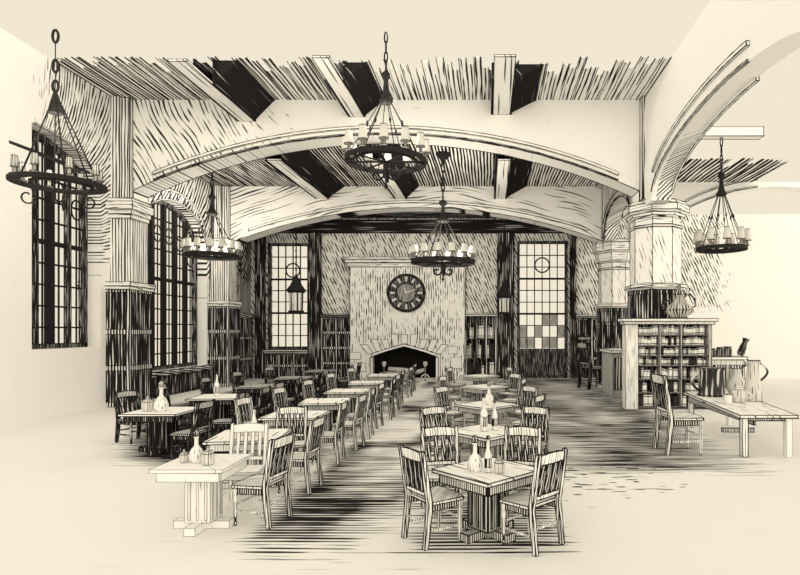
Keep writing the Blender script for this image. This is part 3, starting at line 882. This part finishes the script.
chair('pale', -.56, 6.86, 192, 'pale slat-back chair facing the viewer across the nearest square table, left one', G1)
chair('pale', .38, 6.86, 166, 'pale slat-back chair facing the viewer across the nearest square table, right one', G1)
pr = [('mid', -.72, 8.75, 215, 'slat-back chair behind the second table from the front, by the aisle'),
      ('mid', .62, 8.75, 150, 'slat-back chair behind the second table from the front, away from the aisle'),
      ('mid', -.78, 12.0, 235, 'slat-back chair at the third table from the front, by the aisle'),
      ('mid', .70, 12.1, 130, 'slat-back chair at the third table from the front, away from the aisle'),
      ('mid', .72, 10.7, 60, 'slat-back chair at the near corner of the third table from the front'),
      ('mid', -.95, 14.8, 250, 'slat-back chair on the aisle side of the fourth table from the front'),
      ('mid', .55, 15.6, 130, 'slat-back chair behind the fourth table from the front'),
      ('mid', .62, 14.2, 70, 'slat-back chair at the near corner of the fourth table from the front'),
      ('mid', -1.0, 18.2, 250, 'slat-back chair on the aisle side of the fifth table from the front'),
      ('mid', .45, 18.4, 110, 'slat-back chair on the far side of the fifth table from the front')]
for p in pr: chair(*p, G1)
G2 = 'chairs along the left edge of the aisle'
ys = [6.55, 7.85, 9.5, 10.6, 11.7, 12.9, 14.1, 15.4, 16.9, 18.6, 20.4]
for i, y in enumerate(ys):
    n = len(ys) - 1 - i
    lab = 'slat-back chair along the left edge of the aisle, %s from the hearth' % ORD[n]
    chair('pale' if i < 5 else 'mid', -2.66 - (.0 if i < 2 else .04 * (i % 3)) - max(0, i - 6) * .06, y, 84 + (i * 37 % 15) - 6, lab, G2)
G3 = 'chairs on the far side of the tables left of the aisle'
ys3 = [6.7, 8.35, 10.1, 11.9, 13.7, 15.8, 18.0]
for i, y in enumerate(ys3):
    fx, fy, fr = ((-3.12, 7.12, 186), (-3.1, 8.72, 190))[i] if i < 2 else (-4.16 - .03 * (i % 2), y, 232 + (i * 29 % 30))
    chair('faint' if i < 1 else 'pale' if i < 3 else 'mid', fx, fy, fr, ('pale slat-back chair facing the viewer across the nearest table left of the aisle', 'slat-back chair facing the viewer across the second table left of the aisle')[i] if i < 2 else 'slat-back chair on the window side of the tables by the aisle, %s from the hearth' % ORD[len(ys3) - 1 - i], G3)
G4 = 'dark chairs in the row near the windows'  # this row lies in shadow; the shade is painted into its timber
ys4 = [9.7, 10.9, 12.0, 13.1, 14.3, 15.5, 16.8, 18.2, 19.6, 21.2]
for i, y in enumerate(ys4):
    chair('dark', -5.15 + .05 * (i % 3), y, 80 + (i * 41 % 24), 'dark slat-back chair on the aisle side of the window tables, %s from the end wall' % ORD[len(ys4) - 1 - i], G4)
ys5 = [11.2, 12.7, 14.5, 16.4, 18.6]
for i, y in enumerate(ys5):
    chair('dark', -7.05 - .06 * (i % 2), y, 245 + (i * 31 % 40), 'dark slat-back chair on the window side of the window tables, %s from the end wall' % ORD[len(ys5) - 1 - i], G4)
# the tall chair at the right-hand table
hc = chair('pale', 3.52, 10.28, -86, 'tall slat-back chair drawn up to the long table with the pitchers', None, 1.42)
hc.name = 'tall_slat_back_chair'
chair('dark', 4.05, 21.4, -70, 'tall dark chair beside the high counter between the columns', None, 1.75).name = 'tall_slat_back_chair'
for o in list(COL.objects):
    if o.get('label', '').startswith('tall') and 'group' in o: del o['group']

# ------------------------------------------------------------------ tables
def square_table(x, y, rot, side, h, label, group, top='oak_top', body='oak_mid', line=.008):
    t = thing('square_table', label, 'table', (x, y, 0), math.radians(rot), group)
    s = side / 2
    m_ = MB(); m_.box(-s, s, -s, s, h - .035, h); m_.build('tabletop', top, t, line)
    m_ = MB(); a = s * .86
    for q in (-1, 1):
        m_.box(-a, a, q * a - .012, q * a + .012, h - .14, h - .035); m_.box(q * a - .012, q * a + .012, -a + .012, a - .012, h - .14, h - .035)
    m_.build('apron', body, t, line)
    m_ = MB(); p = s * .36; m_.box(-p, p, -p, p, .09, h - .14)
    for q in (-1, 1):
        for k in range(3):
            u = (-1 + k) * p * .66
            m_.box(u - .012, u + .012, q * p - .006, q * p + .006, .12, h - .17); m_.box(q * p - .006, q * p + .006, u - .012, u + .012, .12, h - .17)
    m_.build('pedestal', body, t, line)
    m_ = MB(); m_.box(-s * .8, s * .8, -.06, .06, 0, .085); m_.build('foot', body, t, line)
    m_ = MB(); m_.box(-.06, .06, -s * .8, s * .8, 0.002, .09); m_.build('foot', body, t, line)
    return t
GT = 'square tables right of the aisle'
square_table(0, 6.12, 45, .86, .71, 'nearest square pedestal table with glass cruets on its top', GT)
nth = ['second', 'third', 'fourth', 'fifth']
for i, y in enumerate((8.35, 11.3, 14.9, 18.4)):
    square_table((-.02, -.03, -.1, -.25)[i], y, 45, .92, .73, 'square pedestal table, %s from the front, right of the aisle' % nth[i], GT)
GL = 'square tables left of the aisle'
yl = (6.35, 7.95, 9.9, 11.8, 13.8, 16.0, 18.6)
for i, y in enumerate(yl):
    square_table(-3.22 if i < 1 else -3.36 - .02 * i, y, 8 * (i % 2), .78 if i < 1 else .95, .74, 'square table along the left edge of the aisle, %s from the hearth' % ORD[len(yl) - 1 - i], GL, top='oak_faint' if i < 1 else 'oak_top', body='oak_faint' if i < 1 else 'oak_pale' if i < 2 else 'oak_mid', line=.0028 if i < 1 else .008)
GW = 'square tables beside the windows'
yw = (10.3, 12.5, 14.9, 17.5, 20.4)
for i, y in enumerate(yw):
    square_table(-5.98 - .03 * i, y, 6 * (i % 2), 1.0, .75, 'dark square table in the row near the windows, %s from the end wall' % ORD[len(yw) - 1 - i], GW, 'paper' if i < 2 else 'oak_mid', 'oak_dark', .010)  # dark bodies and farther tops carry the painted shadow of this row
# long table at the right
lt = thing('long_table', 'long pale table with big pitchers at the right-hand side of the hall', 'table', (5.25, 11.6, 0))
m_ = MB(); m_.prism([(-.88, -1.9, .70), (.12, -1.9, .70), (.62, 1.75, .70), (-.58, 1.75, .70)], (0, 0, .05)); m_.build('tabletop', 'oak_top', lt, .010)
m_ = MB(); m_.box(-.56, -.52, -1.7, 1.5, .55, .70); m_.box(.0, .04, -1.7, 1.5, .62, .70); m_.box(-.70, .04, -1.74, -1.7, .63, .70); m_.build('apron', 'oak_mid', lt, .009)
for x_, y_ in ((-.74, -1.74), (.03, -1.74), (-.5, 1.5), (.4, 1.5)):
    m_ = MB(); m_.box(x_ - .05, x_ + .05, y_ - .05, y_ + .05, 0, .70); m_.build('leg', 'oak_pale' if x_ < -.2 else 'oak_faint', lt, .010 if x_ < -.2 else .003)
m_ = MB(); m_.box(-.4, .25, -.04, .04, .12, .2); m_.build('stretcher', 'oak_mid', lt, .008)
# ------------------------------------------------------------------ things on the tables
def turned(name, prof, mat, loc, label, cat, group=None, line=.005, n=14, parts=()):
    t = thing(name, label, cat, loc, 0, group)
    m_ = MB(); m_.lathe(prof, n); m_.build('body', mat, t, line, ang=48)
    for nm, mb, mt in parts: mb.build(nm, mt, t, line * .7, ang=48)
    return t
def lathe_mb(prof, n=12, c=(0, 0, 0)):
    m_ = MB(); m_.lathe(prof, n, c); return m_
def loop(pts, r, n=7):
    m_ = MB(); m_.tube(pts, r, n); return m_
GC = 'cruets on the tables'
def carafe(x, y, z, s, label):
    t = turned('carafe', [(.05 * s, 0), (.075 * s, .02 * s), (.08 * s, .08 * s), (.055 * s, .15 * s), (.022 * s, .19 * s), (.02 * s, .27 * s), (.032 * s, .30 * s)], 'bottle', (x, y, z), label, 'carafe', GC, .005)
    lathe_mb([(.018 * s, .30 * s), (.03 * s, .33 * s), (.012 * s, .37 * s)], 10).build('stopper', 'oak_pale', t, .004)
def tall_bottle(x, y, z, s, label):
    t = turned('bottle', [(.035 * s, 0), (.04 * s, .02 * s), (.04 * s, .2 * s), (.018 * s, .27 * s), (.016 * s, .36 * s), (.022 * s, .375 * s)], 'bottle', (x, y, z), label, 'bottle', GC, .005)
    lathe_mb([(.016 * s, .375 * s), (.018 * s, .41 * s)], 8).build('cork', 'oak_dark', t, .003)
    m_ = MB(); m_.lathe([(.0415 * s, .06 * s), (.0415 * s, .16 * s)], 14); m_.build('wrapper', 'oak_mid', t, .003)
def pot(x, y, z, s, label):
    t = turned('lidded_jar', [(.045 * s, 0), (.06 * s, .02 * s), (.06 * s, .1 * s), (.05 * s, .115 * s)], 'pewter', (x, y, z), label, 'jar', GC, .005)
    lathe_mb([(.055 * s, .115 * s), (.04 * s, .14 * s), (.012 * s, .15 * s), (.016 * s, .175 * s), (.006 * s, .185 * s)], 12).build('lid', 'pewter', t, .004)
carafe(-.14, 6.02, .71, 1.05, 'round-bellied glass carafe on the nearest square table')
tall_bottle(.0, 5.98, .71, .95, 'slim glass bottle between the carafe and the jar on the nearest table')
pot(.12, 5.95, .71, 1.0, 'small lidded jar on the nearest square table')
tall_bottle(-.06, 8.3, .73, 1.35, 'tall bottle on the aisle side of the second table from the front')
tall_bottle(.1, 8.4, .73, 1.1, 'shorter bottle on the second table from the front')
carafe(.02, 11.2, .73, 1.3, 'carafe on the third table from the front')
carafe(-3.28, 6.3, .74, 1.0, 'pale carafe on the nearest table left of the aisle')
pot(-3.1, 6.2, .74, 1.1, 'small jar beside the carafe on the nearest table left of the aisle')
pot(-3.42, 6.3, .74, .8, 'low jar on the window side of the nearest left-hand table')
tall_bottle(-3.3, 7.9, .74, 1.0, 'bottle on the second table left of the aisle')
pot(-3.45, 7.95, .74, 1.1, 'jar beside the bottle on the second table left of the aisle')
carafe(-5.95, 10.2, .75, 1.5, 'pale carafe on the nearest table beside the windows')
pot(-6.2, 10.2, .75, 1.5, 'pale jar on the nearest table beside the windows')
tall_bottle(-6.05, 12.5, .75, 1.3, 'bottle on the second table beside the windows')

# vessels of the long table
def handle_arc(x0, z0, x1, z1, out, r, y=0):
    pts = []
    for i in range(11):
        q = i / 10
        pts.append((x0 + (x1 - x0) * q + math.sin(q * PI) * out, y, z0 + (z1 - z0) * q))
    return loop(pts, r)
j = turned('tankard', [(.28, 0), (.30, .03), (.28, .06), (.265, .56), (.29, .60), (.29, .63), (.26, .63)], 'jug_dark', (5.02, 12.6, .75), 'big dark straight-sided tankard at the back of the long table', 'tankard', None, .010, 20)
handle_arc(-.27, .55, -.28, .12, -.16, .03).build('handle', 'jug_dark', j, None)
j = turned('round_jug', [(.13, 0), (.19, .04), (.24, .18), (.22, .32), (.13, .42), (.11, .56), (.14, .62), (.12, .62)], 'pewter', (5.58, 12.6, .75), 'pale round jug with a big loop handle next to the dark tankard', 'jug', None, .009, 18)
m_ = MB(); m_.tube([(.12 + .10 + .13 * math.cos(i * PI / 8), -.02, .52 + .17 * math.sin(i * PI / 8)) for i in range(16)], .024, 7, True); m_.build('loop_handle', 'jug_dark', j, None)
j = turned('pitcher', [(.19, 0), (.21, .03), (.19, .2), (.14, .45), (.115, .66), (.14, .84), (.12, .84)], 'pewter', (5.56, 11.75, .75), 'tall pale pitcher with a flared lip at the far right of the long table', 'pitcher', None, .009, 18)
handle_arc(.13, .80, .16, .42, .16, .024).build('handle', 'jug_dark', j, None)
m_ = MB(); m_.prism([(-.10, -.05, .72), (-.21, 0, .86), (-.10, .05, .72), (-.09, 0, .84)], (0, 0, .004)); m_.build('spout', 'paper', j, .006)
j = turned('teapot', [(.09, 0), (.15, .04), (.18, .13), (.14, .23), (.08, .27)], 'pewter', (5.12, 11.45, .75), 'squat round teapot standing before the tall pitcher', 'teapot', None, .008, 18)
lathe_mb([(.085, .27), (.06, .31), (.015, .33), (.025, .36), (.01, .38)], 12).build('lid', 'paper', j, .006)
loop([(-.15, 0, .10), (-.22, 0, .16), (-.25, 0, .24), (-.28, 0, .28)], [.035, .028, .02, .018]).build('spout', 'pewter', j, None)
handle_arc(.14, .22, .14, .06, .14, .018).build('handle', 'jug_dark', j, None)
turned('beaker', [(.06, 0), (.065, .01), (.085, .19), (.075, .19)], 'paper', (4.82, 11.25, .75), 'small plain beaker in front of the teapot on the long table', 'beaker', None, .009, 14)

# ------------------------------------------------------------------ bookcase with its books
BX0, BX1, BY0, BY1, BH = 3.86, 6.28, 15.72, 16.12, 2.55
bc = thing('bookcase', 'wide open bookcase full of books in front of the octagonal column', 'bookcase', ((BX0 + BX1) / 2, (BY0 + BY1) / 2, 0))
bx, by = (BX0 + BX1) / 2, (BY0 + BY1) / 2
def bcb(nm, mt, *boxes, line=.011):
    m_ = MB()
    for a, b, c, d, e, f in boxes: m_.box(a - bx, b - bx, c - by, d - by, e, f)
    return m_.build(nm, mt, bc, line)
bcb('side_panel', 'oak_pale', (BX0, BX0 + .36, BY0, BY1, 0, BH - .16))
bcb('side_panel', 'oak_mid', (BX1 - .09, BX1, BY0, BY1, 0, BH - .16))
bcb('top', 'oak_pale', (BX0 - .06, BX1 + .06, BY0 - .08, BY1, BH - .16, BH - .08), (BX0 - .12, BX1 + .12, BY0 - .14, BY1, BH - .08, BH))
bcb('back_panel', 'oak_wall', (BX0 + .36, BX1 - .09, BY1 - .04, BY1, 0, BH - .16), line=None)
sx = [BX0 + .36, BX0 + .36 + .62, BX0 + .36 + 1.22, BX1 - .09]
for k in (1, 2): bcb('divider', 'oak_mid', (sx[k] - .02, sx[k] + .02, BY0 + .02, BY1 - .04, .06, BH - .16))
shelves = [.08, .48, .86, 1.24, 1.52, 1.80, 2.10]
for z in shelves: bcb('shelf', 'oak_mid', (sx[0], sx[3], BY0 + .03, BY1 - .04, z - .03, z))
rnd = random.Random(11)
bk = {}
def book(kind, w, h, dpt, line=.006):
    key = (kind, w, h)
    if key in bk: return bk[key]
    m_ = MB()
    m_.prism([(0, dpt, 0), (0, .03, 0), (w * .2, .008, 0), (w * .5, 0, 0), (w * .8, .008, 0), (w, .03, 0), (w, dpt, 0)], (0, 0, h))
    for z in (h * .18, h * .82): m_.box(w * .06, w * .94, -.002, .03, z, z + .012, 1)
    bk[key] = m_.mesh('book', ['book_' + kind, 'ink'], line, 45)
    return bk[key]
sn = ['bottom', 'second', 'third', 'fourth', 'fifth', 'sixth', 'top']
cn = ['left-hand', 'middle', 'right-hand']
tot = 0
for si, z in enumerate(shelves):
    top = shelves[si + 1] - .03 if si < 6 else BH - .16
    for c in range(3):
        x = sx[c] + .03; xe = sx[c + 1] - .03; n = 0
        low = si <= 1
        while True:
            w = rnd.choice((.055, .07, .085) if not low else (.10, .13))
            if x + w > xe: break
            h = round((top - z) * rnd.choice((.70, .78, .88)), 3)
            if rnd.random() < .10 and n: x += w * .8; continue
            pr = (.72, .92) if si >= 3 else (.35, .62)
            if si == 3: pr = (.35, .7)
            if low and c == 0: pr = (.2, .35)
            q = rnd.random(); kind = 'a' if q < pr[0] else ('b' if q < pr[1] else 'c')
            if tot < 150:
                o = bpy.data.objects.new('book', book(kind, w, h, .24)); COL.objects.link(o)
                o.location = (x, BY0 + .07, z)
                n += 1; tot += 1
                tag(o, '%s book in the %s bay on the %s shelf of the wide bookcase' % (ORD[n - 1], cn[c], sn[si]), 'book', 'books in the wide bookcase')
            x += w + .006
# built-in bookcase beside the fireplace
bc2 = thing('bookcase', 'dark built-in bookcase between the chimneypiece and the dark post', 'bookcase', (-.32, DF - .2, 0))
def b2(nm, mt, *boxes, line=.014):
    m_ = MB()
    for b in boxes: m_.box(*b)
    return m_.build(nm, mt, bc2, line)
b2('carcass', 'oak_wall', (-.71, .71, .14, .2, 0, 2.85), line=None)
for x_ in (-.68, -.22, .24, .68): b2('upright', 'oak_wall_mid', (x_ - .035, x_ + .035, -.2, .14, 0, 2.85))
for z in (.1, .95, 1.85): b2('shelf', 'oak_wall', (-.65, .65, -.18, .14, z - .06, z))
b2('top', 'oak_rail', (-.74, .74, -.28, .2, 2.85, 3.0))
for si, z in enumerate((.1, .95, 1.85)):
    for c, (a, b) in enumerate(((-.645, -.255), (-.185, .205), (.275, .645))):
        x = a; n = 0
        while True:
            w = rnd.choice((.085, .11))
            if x + w > b: break
            q = rnd.random(); kind = 'a' if q < .42 else ('b' if q < .68 else 'c')
            o = bpy.data.objects.new('book', book(kind, w, round(rnd.choice((.5, .58, .66)), 2), .22, .010)); COL.objects.link(o)
            o.location = (-.32 + x, DF - .2 - .14, z); n += 1
            tag(o, '%s book in the %s bay on the %s shelf beside the chimneypiece' % (ORD[n - 1], cn[c], ('bottom', 'middle', 'top')[si]), 'book', 'books beside the chimneypiece')
            x += w + .01

# kettle on the bookcase
kt = thing('copper_urn', 'big-bellied spouted urn standing on top of the wide bookcase', 'urn', (5.42, 15.88, BH))
lathe_mb([(.20, 0), (.24, .03), (.20, .06), (.34, .14), (.39, .24), (.33, .36), (.18, .46), (.15, .58), (.18, .66), (.17, .68)], 20).build('body', 'brass', kt, .010, ang=48)
lathe_mb([(.18, .68), (.15, .75), (.07, .82), (.04, .85), (.07, .9), (.03, .97)], 14).build('lid', 'jug_dark', kt, .008)
loop([(.30, 0, .28), (.46, -.02, .36), (.44, -.02, .56), (.30, 0, .70), (.18, 0, .64)], .028).build('handle', 'oak_dark', kt, None)
loop([(-.34, 0, .22), (-.46, 0, .30), (-.40, 0, .48), (-.22, 0, .56)], .028).build('spout', 'oak_dark', kt, None)
loop([(.12, -.1, .60), (.22, -.14, .8), (.3, -.14, .86)], [.04, .05, .03]).build('lip', 'brass', kt, None)

# high counters behind
def counter(x0, x1, y0, y1, h, label, top, body):
    t = thing('high_counter', label, 'counter', ((x0 + x1) / 2, (y0 + y1) / 2, 0))
    a, b = (x1 - x0) / 2, (y1 - y0) / 2
    m_ = MB(); m_.box(-a - .06, a + .06, -b - .06, b + .06, h - .09, h); m_.build('worktop', top, t, .014)
    m_ = MB(); m_.box(-a, a, -b, b, 0, h - .09); m_.build('cabinet', body, t, .014)
    for q in range(2):
        m_ = MB(); m_.box(-a * .9 + q * a * .95, -a * .1 + q * a * .95, -b - .03, -b, .25, h - .25); m_.build('door', 'oak_wall_mid', t, .012)
    return t
counter(4.15, 5.1, 18.6, 20.4, 1.55, 'high pale-topped counter standing between the two octagonal columns', 'paper', 'oak_mid')
counter(6.75, 7.75, 16.9, 17.5, 1.42, 'high counter with dark pots behind the wide bookcase', 'paper', 'oak_pale')
for i, (x_, r_, h_) in enumerate(((6.86, .11, .24), (7.1, .12, .28), (7.34, .13, .30))):
    turned('crock', [(r_ * .8, 0), (r_, .04), (r_, h_ * .7), (r_ * .75, h_ * .9), (r_ * .85, h_)], 'jug_dark', (x_, 17.15, 1.42), 'dark crock on the counter behind the bookcase, %s of three from the bookcase' % ORD[i], 'crock', 'crocks on the counter', .010)
t = turned('leaning_jug', [(.08, 0), (.11, .05), (.10, .25), (.07, .4), (.10, .52)], 'oak_dark', (7.7, 17.1, 1.47), 'slender dark jug tipped over to one side at the end of the crocks', 'jug', None, .009)
t.rotation_euler = (0, .35, 0)

# ------------------------------------------------------------------ light and camera
SKY_SIDE, SKY_RIGHT = .72, 1.05
CREAM = (.885, .800, .640)
w = bpy.data.worlds.new('daylight'); SC.world = w; w.use_nodes = True
bg = w.node_tree.nodes['Background']; bg.inputs[0].default_value = (*CREAM, 1)
t = w.node_tree; tc = t.nodes.new('ShaderNodeTexCoord'); sp = t.nodes.new('ShaderNodeSeparateXYZ'); t.links.new(tc.outputs['Generated'], sp.inputs[0])
dy = S(t, sp.outputs[1])          # sky brightened behind and right of the camera as added fill
dx = S(t, sp.outputs[0])
t.links.new(((1.0 - dy.step(-.5, .45)) * (1.0 - S(t, sp.outputs[2]).step(.25, .6)) * (dx.step(-.6, .9) * SKY_RIGHT + SKY_SIDE) + 1.0).o, bg.inputs[1])
def sun(name, direction, strength, angle, col=(1, .905, .735)):
    l = bpy.data.lights.new(name, 'SUN'); l.energy = strength; l.angle = math.radians(angle); l.color = col
    o = bpy.data.objects.new(name, l); COL.objects.link(o)
    o.rotation_euler = Vector(direction).to_track_quat('-Z', 'Y').to_euler()
sun('sun', (.62, .80, -.40), .12, 4)
for o in list(COL.objects):  # added fill lamps above the unlit chandeliers, to lift the interior
    if o.type == 'EMPTY' and o.get('category') == 'chandelier':
        l = bpy.data.lights.new('hall_fill', 'POINT'); l.energy = 12 if o.location.x > 5 else 300 if o.location.y > 17 else 170; l.shadow_soft_size = .8; l.color = (1, .9, .74)
        q = bpy.data.objects.new('hall_fill', l); COL.objects.link(q); q.location = o.location + Vector((0, 0, .95))
cam = bpy.data.cameras.new('camera'); co = bpy.data.objects.new('camera', cam); COL.objects.link(co)
co.location = (0, 0, EYE); co.rotation_euler = (PI / 2, 0, 0)
cam.sensor_width = 36; cam.lens = F / 800 * 36
cam.shift_x = (400 - CX) / 800; cam.shift_y = (CY - 287.5) / 800
cam.clip_start = .05; cam.clip_end = 200
SC.camera = co
SC.view_settings.view_transform = 'Standard'; SC.view_settings.look = 'None'; SC.view_settings.gamma = 1.0
SC.view_settings.use_curve_mapping = False; SC.view_settings.exposure = 0.0
SC.cycles.max_bounces = 10; SC.cycles.diffuse_bounces = 8; SC.cycles.transparent_max_bounces = 24
SC.cycles.use_denoising = True
